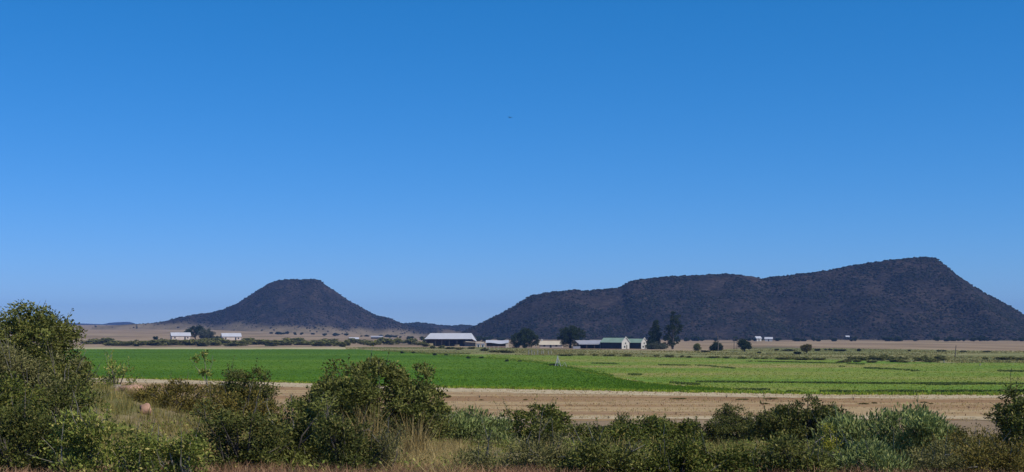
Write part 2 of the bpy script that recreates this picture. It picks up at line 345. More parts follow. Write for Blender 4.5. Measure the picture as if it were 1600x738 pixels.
# ------------------------------------------------------------------ foliage generator
def unit(v): return v / np.maximum(np.linalg.norm(v, axis=-1, keepdims=True), 1e-9)
def leaf_quads(rng, P, axis, L, Wd):
    """kite-shaped leaves at P, pointing along axis"""
    n = len(P); side = unit(np.cross(axis, unit(rng.normal(size=(n, 3)))))
    L = L * rng.uniform(.6, 1.35, (n, 1)); Wd = Wd * rng.uniform(.6, 1.3, (n, 1))
    a = P - axis * L * .5; b = P + side * Wd * .5 + axis * L * .05; c = P + axis * L * .5; d = P - side * Wd * .5 + axis * L * .05
    return np.stack([a, b, c, d], 1).reshape(-1, 3)
def foliage(seed, lobes, nclump, rc, nleaf, L, Wd, up=.2, spread=1.0, flat=.8, low=.02):
    """lobes: (cx,cy,cz,rx,ry,rz). Clumps of leaves near the lobes' uneven surface and some inside"""
    rng = np.random.default_rng(seed)
    lob = np.array(lobes, float); wts = lob[:, 3] * lob[:, 5]; wts /= wts.sum()
    k = rng.choice(len(lob), nclump, p=wts)
    d = unit(rng.normal(size=(nclump, 3)))
    ph = rng.uniform(0, 6.28, 6); 
    bumpy = 1 + .11 * np.sin(3 * d[:, 0] * 2 + ph[0] + k) + .10 * np.sin(4 * d[:, 1] * 2 + ph[1] + 2 * k) + .09 * np.sin(5 * d[:, 2] * 2 + ph[2])
    r = np.minimum(rng.uniform(.2, 1, nclump) ** .42 * bumpy, 1.03)
    Cn = lob[k, :3] + d * lob[k, 3:] * r[:, None]
    Cn[:, 2] = np.where(Cn[:, 2] < low, low + np.abs(low - Cn[:, 2]) * .3, Cn[:, 2])
    rcs = rc * (.6 + 1.0 * rng.uniform(0, 1, nclump) ** 1.6)
    m = np.maximum(4, (nleaf * (rcs / rc) ** 2).astype(int))
    ci = np.repeat(np.arange(nclump), m); n = len(ci)
    dd = unit(rng.normal(size=(n, 3))); 
    P = Cn[ci] + dd * (rcs[ci] * rng.uniform(0, 1, n) ** .5)[:, None] * np.array([1, 1, flat]) * spread
    cl_dir = unit(rng.normal(size=(nclump, 3)) + np.array([0, 0, .6]))
    ax = unit(dd * .55 + cl_dir[ci] * .35 + rng.normal(size=(n, 3)) * .45 + np.array([0, 0, up]))
    ok = P[:, 2] > low * .3
    return leaf_quads(rng, P[ok], ax[ok], L, Wd), Cn
def quad_mesh(name, V):
    return np_mesh(name, V, 4, np.arange(len(V)))
def fit(V, Cn, W, D, H):
    lo = np.percentile(V, 1.5, axis=0); hi = np.percentile(V, 98.8, axis=0)
    ctr = (lo + hi) / 2; ctr[2] = 0; sc = np.array([W / (hi[0] - lo[0]), D / (hi[1] - lo[1]), H / hi[2]])
    return (V - ctr) * sc, (Cn - ctr) * sc

KIND = {  # leaf material, clumps per m2 of front, clump radius, leaves per clump, leaf length, width, upward bias, bark
    'olive':   ('leaf_olive', 46, .18, 80, .095, .036, .15, 'bark'),
    'dark':    ('leaf_dark', 46, .175, 84, .085, .035, .1, 'bark_dark'),
    'grey':    ('leaf_grey', 46, .17, 78, .075, .026, .25, 'bark'),
    'green':   ('leaf_green', 44, .18, 78, .095, .04, .1, 'bark_dark'),
    'brown':   ('leaf_brown', 38, .18, 60, .075, .028, .3, 'bark'),
    'upright': ('leaf_upright', 44, .19, 60, .15, .032, .9, 'bark'),
    'herb':    ('leaf_herb', 60, .14, 46, .085, .038, .35, 'bark_pale'),
    'sparse':  ('leaf_herb', 16, .16, 36, .08, .035, .3, 'bark'),
    'yellow':  ('leaf_yellow', 50, .10, 40, .06, .03, .4, 'bark_pale'),
}
seedn = [100]
def shrub(x0, x1, ytop, d, kind, label, name='shrub', group='shrubs on the bank in the foreground', lobes=None, dens=1.0):
    seedn[0] += 1; sd = seedn[0]; rng = np.random.default_rng(sd * 7)
    mat, cpm, rc, nl, L, Wl, up, bark = KIND[kind]
    x = at((x0 + x1) / 2, d); W = (x1 - x0) / FPX * d; zb = gz(x, d) - .04; H = zat(ytop, d) - zb
    Dp = min(max(W * .85, H * .8), 3.6)
    if lobes is None:
        lobes = [(0, 0, H * .42, W * .40, Dp * .4, H * .5), (0, 0, H * .18, W * .44, Dp * .42, H * .2)]
        for q in range(4):
            a = rng.uniform(0, 6.28); s = rng.uniform(.35, .55)
            lobes.append((math.cos(a) * W * .27, math.sin(a) * Dp * .27, H * rng.uniform(.3, .72), W * .5 * s, Dp * .5 * s, H * .5 * s))
    else:
        lobes = [(a * W, b * Dp, c * H, e * W, f * Dp, g * H) for a, b, c, e, f, g in lobes]
    area = W * H * .8 + Dp * W * .4
    ncl = int(max(14, cpm * area * dens)); rcl = min(rc, .3 * min(W, H) + .03)
    f = min(1.1, max(.62, d / 27)); g = f if d < 27 else 1      # real leaf sizes; the plants differ a little
    V, Cn = foliage(sd, lobes, int(ncl / g ** .8), rcl * g ** .5, nl * 1.22 / g ** .9, L * f * .74, Wl * f * .8, up)
    V, Cn = fit(V, Cn, W, Dp, H)
    root = empty(name, (x, d, zb), 0, label, 'shrub', group)
    ns = int(10 + 9 * W * H); k_ = rng.choice(len(Cn), ns); c0 = np.array([0, 0, H * .3])
    sd_ = unit(unit(Cn[k_] - c0) * .6 + rng.normal(size=(ns, 3)) * .35 + np.array([0, 0, .75])); sl_ = rng.uniform(.12, .34, ns) * min(1.2, .5 + H * .5)
    q_ = np.repeat(np.arange(ns), 11); u_ = rng.uniform(.1, 1, len(q_))
    Pn = Cn[k_][q_] + sd_[q_] * (sl_[q_] * u_)[:, None] * 1.5 + rng.normal(size=(len(q_), 3)) * .02
    V = np.concatenate([V, leaf_quads(rng, Pn, unit(sd_[q_] * .8 + rng.normal(size=(len(q_), 3)) * .5), L * f * .8, Wl * f * .8)])
    link('foliage', quad_mesh('foliage', V), mat, root)
    tw = MB()
    for i in range(ns):
        a_ = Cn[k_[i]]; tw.tube([a_, a_ + sd_[i] * sl_[i] * .8 + rng.normal(size=3) * .02, a_ + sd_[i] * sl_[i] * 1.6], [.007, .005, .002], 3)
    if kind in ('dark', 'brown', 'grey', 'olive'):
        for i in range(int(4 + 4 * W * H)):                    # dead grey twigs showing through
            a_ = Cn[rng.integers(len(Cn))]; e_ = unit(a_ - np.array([0, 0, -.2]) + rng.normal(size=3) * .3); tw.tube([a_ * .7, a_ * 1.02, a_ + e_ * .2], [.011, .008, .003], 3)
    tw.build('twigs', 'bark_pale' if kind != 'dark' else 'bark', root)['kind'] = 'stuff'
    mb = MB(); pick = rng.choice(len(Cn), min(len(Cn), 22), replace=False)
    for i in pick:
        e = Cn[i]; b0 = np.array([rng.normal() * W * .05, rng.normal() * Dp * .05, -.06])
        mid = b0 * .45 + e * .55 + np.array([rng.normal() * .06, rng.normal() * .06, H * .08])
        r0 = .012 + .012 * H * rng.uniform(.5, 1.2)
        mb.tube([b0, mid, e], [r0, r0 * .6, r0 * .2], 5)
    mb.build('branches', bark, root)
    return root

# ------------------------------------------------------------------ foreground shrubs
shrub(-70, 128, 489, 27, 'olive', 'tallest bushy shrub at the left edge, crown rising above the skyline', lobes=[(-.05, 0, .6, .44, .42, .38), (.12, -.1, .68, .3, .32, .3), (.0, 0, .3, .48, .45, .3), (.3, 0, .42, .18, .3, .24)], dens=1.35)
shrub(-40, 126, 546, 23, 'grey', 'greyish olive shrub directly below the tallest left shrub')
shrub(62, 142, 592, 21, 'dark', 'dark twiggy shrub beside the grassy slope on the left', dens=.75)
shrub(-45, 62, 592, 20, 'green', 'deep green shrub at the left edge below the grey-olive one')
shrub(-30, 100, 636, 16.5, 'dark', 'dark grey-green shrub in the bottom left corner')
shrub(84, 190, 640, 16, 'herb', 'tall light green leafy weed clump near the bottom left corner', 'weed_clump')
shrub(172, 262, 672, 15.8, 'herb', 'low green weed clump at the bottom below the reddish boulder', 'weed_clump')
shrub(250, 330, 680, 15.8, 'herb', 'pale low weed clump left of the dark hollow shrub', 'weed_clump')
shrub(150, 210, 564, 39, 'sparse', 'thin yellow-green shrub standing against the crop on the left slope', dens=.8)
shrub(214, 345, 598, 34, 'brown', 'wide brownish shrub right of the boulders')
shrub(318, 440, 612, 30, 'brown', 'brown-olive shrub in front of the round dark bush')
shrub(338, 425, 580, 38, 'dark', 'round dark grey-green bush against the crop, left of centre')
shrub(318, 440, 638, 18, 'dark', 'dark hollow shrub with bare stems at the bottom, left of centre')
shrub(400, 532, 628, 19, 'olive', 'dark olive shrub below the gap of bare ground left of centre', dens=.9)
shrub(462, 560, 594, 31, 'olive', 'lower left shoulder bush joined to the big olive bush')
shrub(498, 690, 571, 30, 'olive', 'big domed olive bush at centre left overlapping the crop', dens=1.4, lobes=[(0, 0, .5, .42, .42, .46), (-.22, 0, .4, .26, .3, .34), (.27, 0, .36, .22, .3, .36), (0, 0, .2, .48, .45, .2)])
shrub(498, 592, 655, 17, 'dark', 'very dark shrub at the bottom under the big olive bush')
shrub(560, 630, 672, 17, 'grey', 'small grey-green shrub at the bottom beside the golden grass')
shrub(662, 792, 642, 36, 'upright', 'dark green shrub with upright leaves right of the big olive bush', lobes=None)
shrub(786, 886, 638, 38, 'green', 'rounded green bush in front of the dry field near the middle')
shrub(715, 800, 686, 17, 'grey', 'low grey shrub at the bottom near the middle')
shrub(796, 902, 676, 17, 'grey', 'low dusky shrub at the bottom right of the middle')
shrub(886, 990, 664, 33, 'olive', 'flat-topped olive bush right of the rounded green bush')
shrub(958, 1090, 656, 30, 'green', 'spreading green bush with deep shade beneath')
shrub(960, 992, 650, 44, 'dark', 'tiny dark bush peeping over the spreading green bush')
shrub(880, 1004, 688, 16.5, 'olive', 'low olive shrub at the bottom below the flat-topped bush')
shrub(998, 1112, 684, 16.5, 'green', 'low mixed green shrub at the bottom below the spreading bush')
shrub(1076, 1132, 660, 42, 'dark', 'low dark bush left of the two-headed dark bush')
shrub(1118, 1196, 637, 52, 'dark', 'two-headed dark bush with a bare tan patch in front', lobes=[(-.2, 0, .55, .28, .4, .42), (.27, 0, .5, .22, .4, .3), (0, 0, .25, .45, .4, .25)])
shrub(1104, 1200, 699, 16.5, 'green', 'low green shrub at the bottom beneath the tan patch')
shrub(1178, 1322, 632, 34, 'dark', 'wide dome-shaped dark green bush right of the tan patch', dens=1.05)
shrub(1190, 1300, 684, 16.5, 'olive', 'low olive shrub at the bottom under the dark dome bush')
shrub(1286, 1400, 646, 22, 'upright', 'pale green upright-leaved bush right of the dark dome bush')
shrub(1372, 1504, 641, 21, 'upright', 'largest pale green bush with upright leaves on the right')
shrub(1440, 1566, 672, 19, 'brown', 'rusty brown-green shrub right of the pale green bushes')
shrub(1552, 1690, 612, 28, 'dark', 'tall dark bush at the right edge')
shrub(1500, 1640, 690, 16.5, 'brown', 'low brownish shrub in the bottom right corner')
shrub(1296, 1420, 692, 16.5, 'upright', 'low pale shrub at the bottom below the pale green bushes')
shrub(1400, 1505, 694, 16.5, 'grey', 'low grey-green shrub at the bottom left of the rusty shrub')
shrub(1282, 1308, 664, 19.5, 'yellow', 'small bright yellow-leaved plant before the pale green bush', 'yellow_plant')
# thin sapling against the crop
x = at(318, 42); zb = gz(x, 42); sap = empty('sapling', (x, 42, zb), 0, 'thin leggy sapling standing alone against the green crop', 'sapling')
Hs = zat(548, 42) - zb
MB().tube([(.12, 0, -.05), (.14, 0, Hs * .4), (.08, .02, Hs * .7), (-.02, 0, Hs)], [.028, .024, .016, .006], 6).tube([(.12, 0, Hs * .5), (-.2, .03, Hs * .72), (-.42, 0, Hs * .86)], [.014, .01, .004], 5).tube([(.1, 0, Hs * .62), (.28, 0, Hs * .8), (.3, 0, Hs * .93)], [.012, .008, .004], 5).build('stem', 'bark_pale', sap)
V, _ = foliage(901, [(-.3, 0, Hs * .86, .2, .15, .12), (0, 0, Hs * .93, .22, .18, .14), (.26, 0, Hs * .84, .16, .14, .16), (.08, 0, Hs * .68, .2, .15, .16)], 20, .1, 14, .1, .045, .2)
link('foliage', quad_mesh('foliage', V), 'leaf_herb', sap)

# ------------------------------------------------------------------ grass
def blades(rng, pts, n, h, wid, lean=.35, rad=.12):
    """n blades at every point; each blade two quads long"""
    P = np.repeat(np.asarray(pts), n, 0); m = len(P)
    a = rng.uniform(0, 6.283, m); ld = np.stack([np.cos(a), np.sin(a), np.zeros(m)], 1)
    hh = (h * rng.uniform(.5, 1.25, m))[:, None]; le = (np.abs(rng.normal(size=m)) * lean)[:, None] * hh
    b = P + ld * (rng.uniform(0, 1, m) * rad)[:, None]
    a2 = rng.uniform(0, 6.283, m); sd = np.stack([np.cos(a2), np.sin(a2), np.zeros(m)], 1) * (wid * rng.uniform(.6, 1.3, m))[:, None] * .5
    mid = b + ld * le * .35 + np.array([0, 0, 1]) * hh * .6; top = b + ld * le * 1.1 + np.array([0, 0, 1]) * hh * .97
    V = np.stack([b - sd, b + sd, mid + sd * .75, mid - sd * .75, top + sd * .12, top - sd * .12], 1).reshape(-1, 3)
    base = (np.arange(m) * 6)[:, None]
    L = (base + np.array([0, 1, 2, 3, 3, 2, 4, 5])[None]).reshape(-1)
    return V, L
def grass_obj(name, mat, label, pts, n, h, wid, lean, rad, seed):
    V, L = blades(np.random.default_rng(seed), pts, n, h, wid, lean, rad)
    return tag(link(name, np_mesh(name, V, 4, L), mat), label, kind='stuff')
def bank_pts(seed, n, d0, d1, keep, pw=1.0):
    rng = random.Random(seed); out = []
    while len(out) < n:
        d = d0 + (d1 - d0) * rng.random() ** pw; x = rng.uniform(-.46, .46) * d
        if keep(x, d, rng.random()): out.append((x, d, gz(x, d) - .02))
    return out
nn = lambda x, y, s, k: noise.noise((x * s, y * s, k))
grass_obj('olive_grass', 'grass_olive', 'olive and yellow grass on the foreground bank', bank_pts(1, 3400, 19, 75, lambda x, d, r: nn(x, d, .3, 1) + .6 * r > .05, 1.3), 12, .22, .011, .6, .16, 1)
grass_obj('red_grass', 'grass_red', 'dry reddish grass along the bottom of the bank', bank_pts(2, 2600, 14, 17.4, lambda x, d, r: nn(x, d, .4, 6) + .8 * r > .25), 11, .24, .009, .6, .14, 2)
grass_obj('dry_grass', 'grass_dry', 'scattered straw coloured grass on the foreground bank', bank_pts(3, 1100, 20, 95, lambda x, d, r: nn(x, d, .22, 9) + .5 * r > .3, 1.2), 11, .3, .010, .5, .15, 3)
grass_obj('slope_grass', 'grass_olive', 'yellow-green grass on the bare slope at the left', [(x, d, gz(x, d) - .02) for x, d in ((random.Random(i).uniform(-16, -5.5), random.Random(i + 9999).uniform(19, 46)) for i in range(2200))], 12, .24, .012, .55, .2, 4)
# golden grass clumps seen one by one
for i, (px, py, d, hh, lab) in enumerate([(572, 704, 23.5, .95, 'golden dry grass clump in front of the big olive bush'), (648, 716, 22, .8, 'golden arching grass clump right of the small grey-green shrub'), (610, 726, 18.5, .5, 'short straw grass clump at the bottom below the golden clumps'), (318, 716, 20.2, .6, 'single pale grass clump beside the dark hollow shrub')]):
    x = at(px, d); z = gz(x, d); rg = np.random.default_rng(60 + i)
    pts = np.stack([rg.normal(size=26) * .13, rg.normal(size=26) * .1, np.zeros(26) - .03], 1)
    V, L = blades(rg, pts, 9, hh, .012, .45, .08)
    tag(link('grass_clump', np_mesh('grass_clump', V, 4, L), 'grass_dry', None, (x, d, z)), lab, 'grass clump', 'golden grass clumps on the bank')
rq = random.Random(15)
grass_obj('straw_grass', 'grass_dry', 'straw and golden grass filling the gap left of the middle', [(x, d, gz(x, d) - .02) for x, d in ((at(rq.uniform(600, 725), d), d) for d in (rq.uniform(15.5, 30) for _ in range(420)))], 12, .3, .010, .6, .16, 17)
# low green ground cover
rg = np.random.default_rng(5)
pc = np.array(bank_pts(6, 1000, 16.5, 60, lambda x, d, r: nn(x, d, .35, 14) + .5 * r > .3, 1.3))
ci = np.repeat(np.arange(len(pc)), 45); P = pc[ci] + rg.normal(size=(len(ci), 3)) * np.array([.17, .17, .07]) + np.array([0, 0, .12])
tag(link('ground_cover', quad_mesh('ground_cover', leaf_quads(rg, P, unit(rg.normal(size=P.shape) + np.array([0, 0, .5])), .06, .028)), 'leaf_herb'), 'low leafy green weeds covering the bank', kind='stuff')
# crop, pasture and stubble texture
def field_pts(seed, n, pxa, pxb, near, far, z, keep=None):
    rng = random.Random(seed); out = []
    while len(out) < n:
        px = rng.uniform(pxa, pxb); a, b = near(px), far(px)
        if a - b < .5: continue
        da, db = dflat(a), dflat(b); d = da * (db / da) ** rng.random()
        if keep and not keep(px, d, rng.random()): continue
        out.append((at(px, d), d, z))
    return out
def tufts(name, mat, label, pts, h, wid, seed, n=3):
    rg = np.random.default_rng(seed); P = np.repeat(np.asarray(pts), n, 0); m = len(P)
    P = P + rg.normal(size=P.shape) * np.array([.12, .12, 0])
    ax = unit(rg.normal(size=(m, 3)) * .45 + np.array([0, 0, 1]))
    V = leaf_quads(rg, P + ax * h * .4, ax, h, wid)
    return tag(link(name, quad_mesh(name, V), mat), label, kind='stuff')
tufts('crop_leaves', 'crop_leaf', 'leaves of the bright green crop', field_pts(21, 38000, -150, 1140, crop_near, lambda p: crop_far(p), .2), .22, .12, 21)
tufts('pasture_grass', 'pasture_leaf', 'grass of the yellow-green pasture', field_pts(22, 22000, 760, 1750, lambda p: min(crop_near(p), crop_far(p) if p < 1150 else 999) - max(0, strip_h(p)), past_far, .08), .17, .09, 22)
tufts('stubble', 'grass_dry', 'straw stubble on the dry field', field_pts(23, 5000, -100, 1750, lambda p: 660, lambda p: crop_near0(p) + 1, 0.0, lambda px, d, r: noise.noise((at(px, d) * .05, d * .22, 5)) + .35 * r > .12), .2, .05, 23)
tufts('stubble', 'grass_red', 'brown weeds on the dry field', field_pts(24, 600, -100, 1750, lambda p: 660, lambda p: crop_near0(p) + 1, 0.0, lambda px, d, r: noise.noise((at(px, d) * .06, d * .2, 15)) + .3 * r > .2), .26, .06, 24)
tufts('meadow_grass', 'grass_olive', 'pale tussocky grass of the rough meadow', field_pts(25, 14000, 540, 1700, lambda p: past_far(p) + 1, mead_far, 0.0, lambda px, d, r: noise.noise((at(px, d) * .03, d * .03, 25)) + .5 * r > .15), .4, .16, 25)
ew = []; re_ = random.Random(91)
for q in range(2600):
    px = re_.uniform(-120, 1720); d = dflat(crop_near0(px)) + re_.gauss(-.6, 1.1) - 1.5 * max(0, noise.noise((px * .03, 2, 2)))
    ew.append((at(px, d), d, .03))
for q in range(900):
    px = re_.uniform(590, 1150); d = dflat(crop_far0(px)) + re_.gauss(0, 2.5); ew.append((at(px, d), d, .12))
bl = []
for q in range(4500):
    px = re_.uniform(600, 960); d0_ = dflat(min(crop_far0(px), crop_near0(px) - .5)); d = d0_ + abs(re_.gauss(0, 1)) * (6 + 16 * (d0_ - 150) / 250); bl.append((at(px, d), d, .1))
tufts('crop_leaves', 'crop_leaf', 'thinning crop plants straggling into the pasture', bl, .22, .13, 93, 3)
tufts('edge_weeds', 'pasture_leaf', 'ragged weeds along the edges of the crop', ew, .36, .12, 92, 4)
# darker ridges of taller grass in the pasture (wheel tracks)
rr = random.Random(8); pts = []
for line, wd_ in [([(925, 569), (985, 570)], 1.2), ([(1030, 571.5), (1100, 572.5), (1148, 577)], 1.2), ([(982, 587), (1002, 587)], 1.0), ([(1048, 600), (1092, 603)], .7), ([(1090, 598.5), (1240, 600), (1420, 601.5), (1600, 602), (1750, 602)], .5), ([(1148, 611), (1228, 611.5)], .5), ([(1230, 614.5), (1600, 613.5), (1750, 613)], .4), ([(1160, 565.5), (1240, 567), (1350, 570.5)], 1.0), ([(1312, 574), (1345, 575.5)], 1.2), ([(1350, 576.5), (1400, 578.5), (1445, 582)], 1.4), ([(1450, 603), (1535, 602)], .6), ([(1560, 581), (1660, 583)], 1.0), ([(610, 551.5), (680, 553.5), (735, 554)], 1.4)]:
    for (a, b), (c, e) in zip(line, line[1:]):
        for q in range(int((c - a) * 11)):
            t = rr.random(); px = a + (c - a) * t; py = b + (e - b) * t
            if rr.random() < .5 - 1.1 * noise.noise((px * .021, py * .3, 3)) - .5 * noise.noise((px * .09, py, 7)): continue
            d = dflat(py) + rr.gauss(0, wd_ * 1.5); pts.append((at(px, d), d, .08))
tufts('tall_grass', 'ridge_leaf', 'darker taller grass lines curving through the pasture', pts, .32, .16, 31, 2)

# ------------------------------------------------------------------ boulders
def boulder(px, py, d, w_, h_, mat, label, seed):
    rg = np.random.default_rng(seed); x = at(px, d)
    import bmesh
    bm = bmesh.new(); bmesh.ops.create_icosphere(bm, subdivisions=3, radius=1)
    for v in bm.verts:
        n1 = noise.noise(v.co * 1.1 + Vector((seed, 0, 0))); n2 = noise.noise(v.co * 3 + Vector((0, seed, 0)))
        v.co *= 1 + .35 * n1 + .12 * n2; v.co.x *= w_ / 2; v.co.y *= w_ * .4; v.co.z *= h_ / 2
    me = bpy.data.meshes.new('boulder'); bm.to_mesh(me); bm.free(); me.shade_smooth()
    z = gz(x, d) + h_ * .28
    o = link('boulder', me, mat, None, (x, d, z)); tag(o, label, 'boulder', 'boulders on the left slope'); return o
boulder(228, 633, 31, .30, .34, 'rock_red', 'upright reddish boulder on the left slope', 3)
boulder(205, 612, 36, .9, .3, 'rock_red', 'flat red-brown rock above the upright boulder', 5)
boulder(182, 605, 38, .55, .3, 'rock_grey', 'grey-brown rock under the thin yellow-green shrub', 8)
boulder(625, 690, 25, .6, .22, 'rock_red', 'low pinkish rock behind the golden grass clumps', 12)

# ------------------------------------------------------------------ small far shrubs
protos = []
for i in range(6):
    rg = random.Random(i + 40); lob = [(0, 0, .42, .42, .4, .42)] + [(rg.uniform(-.32, .32), rg.uniform(-.3, .3), rg.uniform(.25, .65), .22, .22, .24) for _ in range(4)]
    V, Cn = foliage(500 + i, lob, 80, .13, 26, .11, .08, .1); V, _ = fit(V, Cn, 1, 1, 1)
    me = quad_mesh('scrub_bush', V); me.materials.append(M['leaf_scrub']); protos.append(me)
dark_protos = []
for me in protos:
    m2 = me.copy(); m2.materials.clear(); m2.materials.append(M['leaf_farm']); dark_protos.append(m2)
rs = random.Random(77)
def far_shrub(px, wpx, hpx, pybase, label, group, dark=False, name='scrub_bush', d=None, cat='shrub'):
    d = d or dflat(pybase); x = at(px, d)
    o = link(name, rs.choice(dark_protos if dark else protos), None, None, (x, d, gz(x, d) - .05))
    s = d / FPX; ww = wpx * s; o.scale = (ww, min(ww, 6), hpx * s); o.rotation_euler = (0, 0, rs.uniform(0, 6.28) if abs(wpx - hpx) < 3 else rs.choice((0, math.pi)))
    return tag(o, label, cat, group)
px = 142
while px < 530:                                     # the hedge behind the crop
    wv = rs.uniform(16, 34); far_shrub(px, wv, rs.uniform(5, 9.5), rs.uniform(539, 542), 'dusty green shrub in the long hedge line behind the crop', 'hedge line behind the crop')
    px += wv * rs.uniform(.3, .55)
px = 535
while px < 668:
    wv = rs.uniform(9, 20); far_shrub(px, wv, rs.uniform(5, 10), rs.uniform(537, 543), 'olive shrub in the broken scrub left of the big barn', 'scrub left of the barn')
    px += wv * rs.uniform(.5, .9)
for px, wv, hv, py in [(690, 9, 5, 545), (703, 14, 4, 546), (676, 8, 5, 545), (718, 12, 4, 547), (737, 10, 4, 546), (757, 12, 5, 549), (773, 18, 4, 551), (792, 22, 5, 552), (665, 12, 6, 542)]:
    far_shrub(px, wv, hv, py, 'small shrub in the rough grass before the barn and sheds', 'shrubs before the barn')
for px, wv, hv, py in [(628, 5.5, 4.5, 553.5), (646, 5.5, 4, 553.5), (679, 5.5, 5, 557), (697, 5.5, 3.6, 557), (732, 6, 5, 562), (752, 6, 4, 561.5), (792, 6, 5.2, 567), (812, 6, 4, 567)]:
    far_shrub(px, wv, hv, py, 'small round black-green bush behind the dense crop', 'row of dark little bushes along the crop edge', True, 'round_bush')
for px, wv, hv, py in [(885, 22, 4, 557), (908, 10, 4, 556.5), (930, 8, 4, 557), (952, 16, 4, 557.5), (980, 13, 5, 558), (1026, 9, 4, 558), (1046, 14, 4.5, 559), (1066, 6, 4, 559), (1077, 10, 4, 560), (1116, 16, 4, 560.5), (1135, 9, 4, 561), (1160, 14, 4, 561.5), (1182, 8, 3.5, 562), (1195, 10, 3.5, 562), (1224, 22, 5, 563), (1238, 8, 4, 562.5), (1255, 24, 5.5, 563.5), (1280, 20, 4.5, 563.5)]:
    far_shrub(px, wv, hv, py, 'low shrub in the broken line along the back of the pasture', 'broken shrub line behind the pasture')
for k in range(40):
    px = rs.uniform(1312, 1475); far_shrub(px, rs.uniform(8, 17), rs.uniform(3.5, 7), rs.uniform(560, 568), 'grey-green shrub in the scrub patch on the right of the pasture', 'scrub patch right of the pasture')
for px, wv, hv, py in [(1540, 8, 3.5, 562), (1572, 28, 6, 563), (1594, 20, 4.5, 563)]:
    far_shrub(px, wv, hv, py, 'shrub by the right edge behind the pasture', 'shrubs by the right edge')
for px, wv, hv, py in [(1214, 6, 3.4, 548.5), (1232, 18, 3.2, 549), (1277, 8, 4, 549), (1290, 4, 3, 548), (1297, 6, 3, 548), (1312, 17, 3.6, 549.5), (1342, 6, 4.5, 549.5), (1421, 4, 3, 549.5), (1467, 6, 2.6, 549.8), (1475, 7, 2.6, 549.8), (1505, 10, 2.6, 550.5), (1541, 11, 2.6, 551), (1246, 11, 5, 554.5), (1186, 6, 3, 552.5), (1102, 12, 3.5, 551)]:
    far_shrub(px, wv, hv, py, 'tiny dark shrub dotted over the grass before the tan strip', 'dotted shrubs before the tan strip', True)
far_shrub(243, 7, 5, 530, 'lone small dark bush left of the left white cottage', None or 'lone bushes', True, d=900)
for k in range(64):                                  # trees and scrub at the foot of the long hill
    px = rs.choice([rs.uniform(1070, 1420), rs.uniform(1380, 1640), rs.uniform(900, 1090)])
    far_shrub(px, rs.uniform(5, 11), rs.uniform(3, 7.5), 0, 'dark bushy tree in the line at the foot of the long hill', 'trees at the foot of the long hill', True, 'far_tree', d=rs.uniform(1030, 1085), cat='tree')
for k in range(26):
    px = rs.uniform(400, 640); far_shrub(px, rs.uniform(3.5, 8), rs.uniform(2, 4), 0, 'low dark shrub in the line at the foot of the conical hill', 'shrubs at the foot of the conical hill', True, d=rs.uniform(1380, 1520))
for k in range(12):
    px = rs.uniform(640, 800); far_shrub(px, rs.uniform(6, 15), rs.uniform(3, 7), 0, 'dark shrub behind the barn below the low ridge', 'shrubs below the low ridge', True, d=rs.uniform(1000, 1150))

# ------------------------------------------------------------------ farm trees
def tree(px, d, lobes_px, pybase, label, seed, mat='leaf_farm', bark='bark_dark', leaf=.4, ncl=110, rc=.9, nl=34, trunk=.35, name='tree', group='trees around the farm', limbs=9):
    """lobes_px: (dx, y centre, half width, half height) in photo pixels at this distance"""
    x = at(px, d); z = gz(x, d); s = d / FPX
    lobes = [(dx * s, 0, (pybase - cy) * s, hw * s, hw * s * .9, hh * s) for dx, cy, hw, hh in lobes_px]
    V, Cn = foliage(seed, lobes, int(ncl * 1.5), rc, nl * 2, leaf, leaf * .6, .05, low=.4)
    root = empty(name, (x, d, z), 0, label, 'tree', group)
    link('crown', quad_mesh('crown', V), mat, root)
    top = max(l[2] for l in lobes); mb = MB(); rg = random.Random(seed)
    mb.tube([(0, 0, -.3), (.1, 0, top * .35), (-.1, .1, top * .75), (0, 0, top)], [trunk * 1.2, trunk, trunk * .6, trunk * .15], 8)
    for i in rg.sample(range(len(Cn)), min(limbs, len(Cn))):
        e = Cn[i]; h0 = min(e[2] * .6, top * rg.uniform(.2, .6))
        mb.tube([(0, 0, h0), (e[0] * .5, e[1] * .5, h0 * .35 + e[2] * .65), tuple(e)], [trunk * .5, trunk * .3, trunk * .08], 6)
    mb.build('trunk', bark, root)
tree(820, 575, [(0, 530, 20, 13), (-12, 533, 11, 10), (12, 532, 11, 10), (2, 521, 12, 7)], 544, 'broad round dark tree left of the beige-roofed house', 701, ncl=170)
tree(891, 572, [(0, 523, 19, 11), (-9, 532, 10, 9), (10, 521, 12, 9), (-2, 516, 10, 7), (3, 536, 8, 8)], 544.5, 'large dark tree right of the beige-roofed house', 702, ncl=150, trunk=.5)
tree(1023, 545, [(0, 527, 9, 14), (-3, 536, 10, 9), (2, 512, 5, 9)], 545.7, 'narrow dark tree beside the right white gable', 703, ncl=110)
tree(1051, 540, [(-2, 520, 12, 16), (3, 499, 8, 10), (-6, 533, 10, 8), (8, 512, 8, 9), (4, 535, 9, 7)], 546, 'tallest gum tree with bare forked trunk right of the barns', 704, ncl=70, rc=.75, trunk=.45, bark='bark', limbs=16, name='gum_tree')
tree(1026, 538, [(0, 541, 14, 5), (-8, 542, 8, 4), (9, 542, 8, 4)], 546, 'low wide grey bush under the narrow dark tree', 705, 'leaf_farm_grey', ncl=70, trunk=.12, name='farm_bush')
tree(1089, 490, [(0, 543, 5, 5)], 548.6, 'small rounded olive bush left of the bare dead tree', 706, 'leaf_scrub', ncl=40, rc=.6, trunk=.1, name='farm_bush', leaf=.3)
tree(1120, 488, [(0, 542.5, 9, 6.5), (-5, 545, 6, 4)], 548.7, 'dark dome bush at the foot of the bare dead tree', 707, ncl=60, rc=.7, trunk=.12, name='farm_bush', leaf=.32)
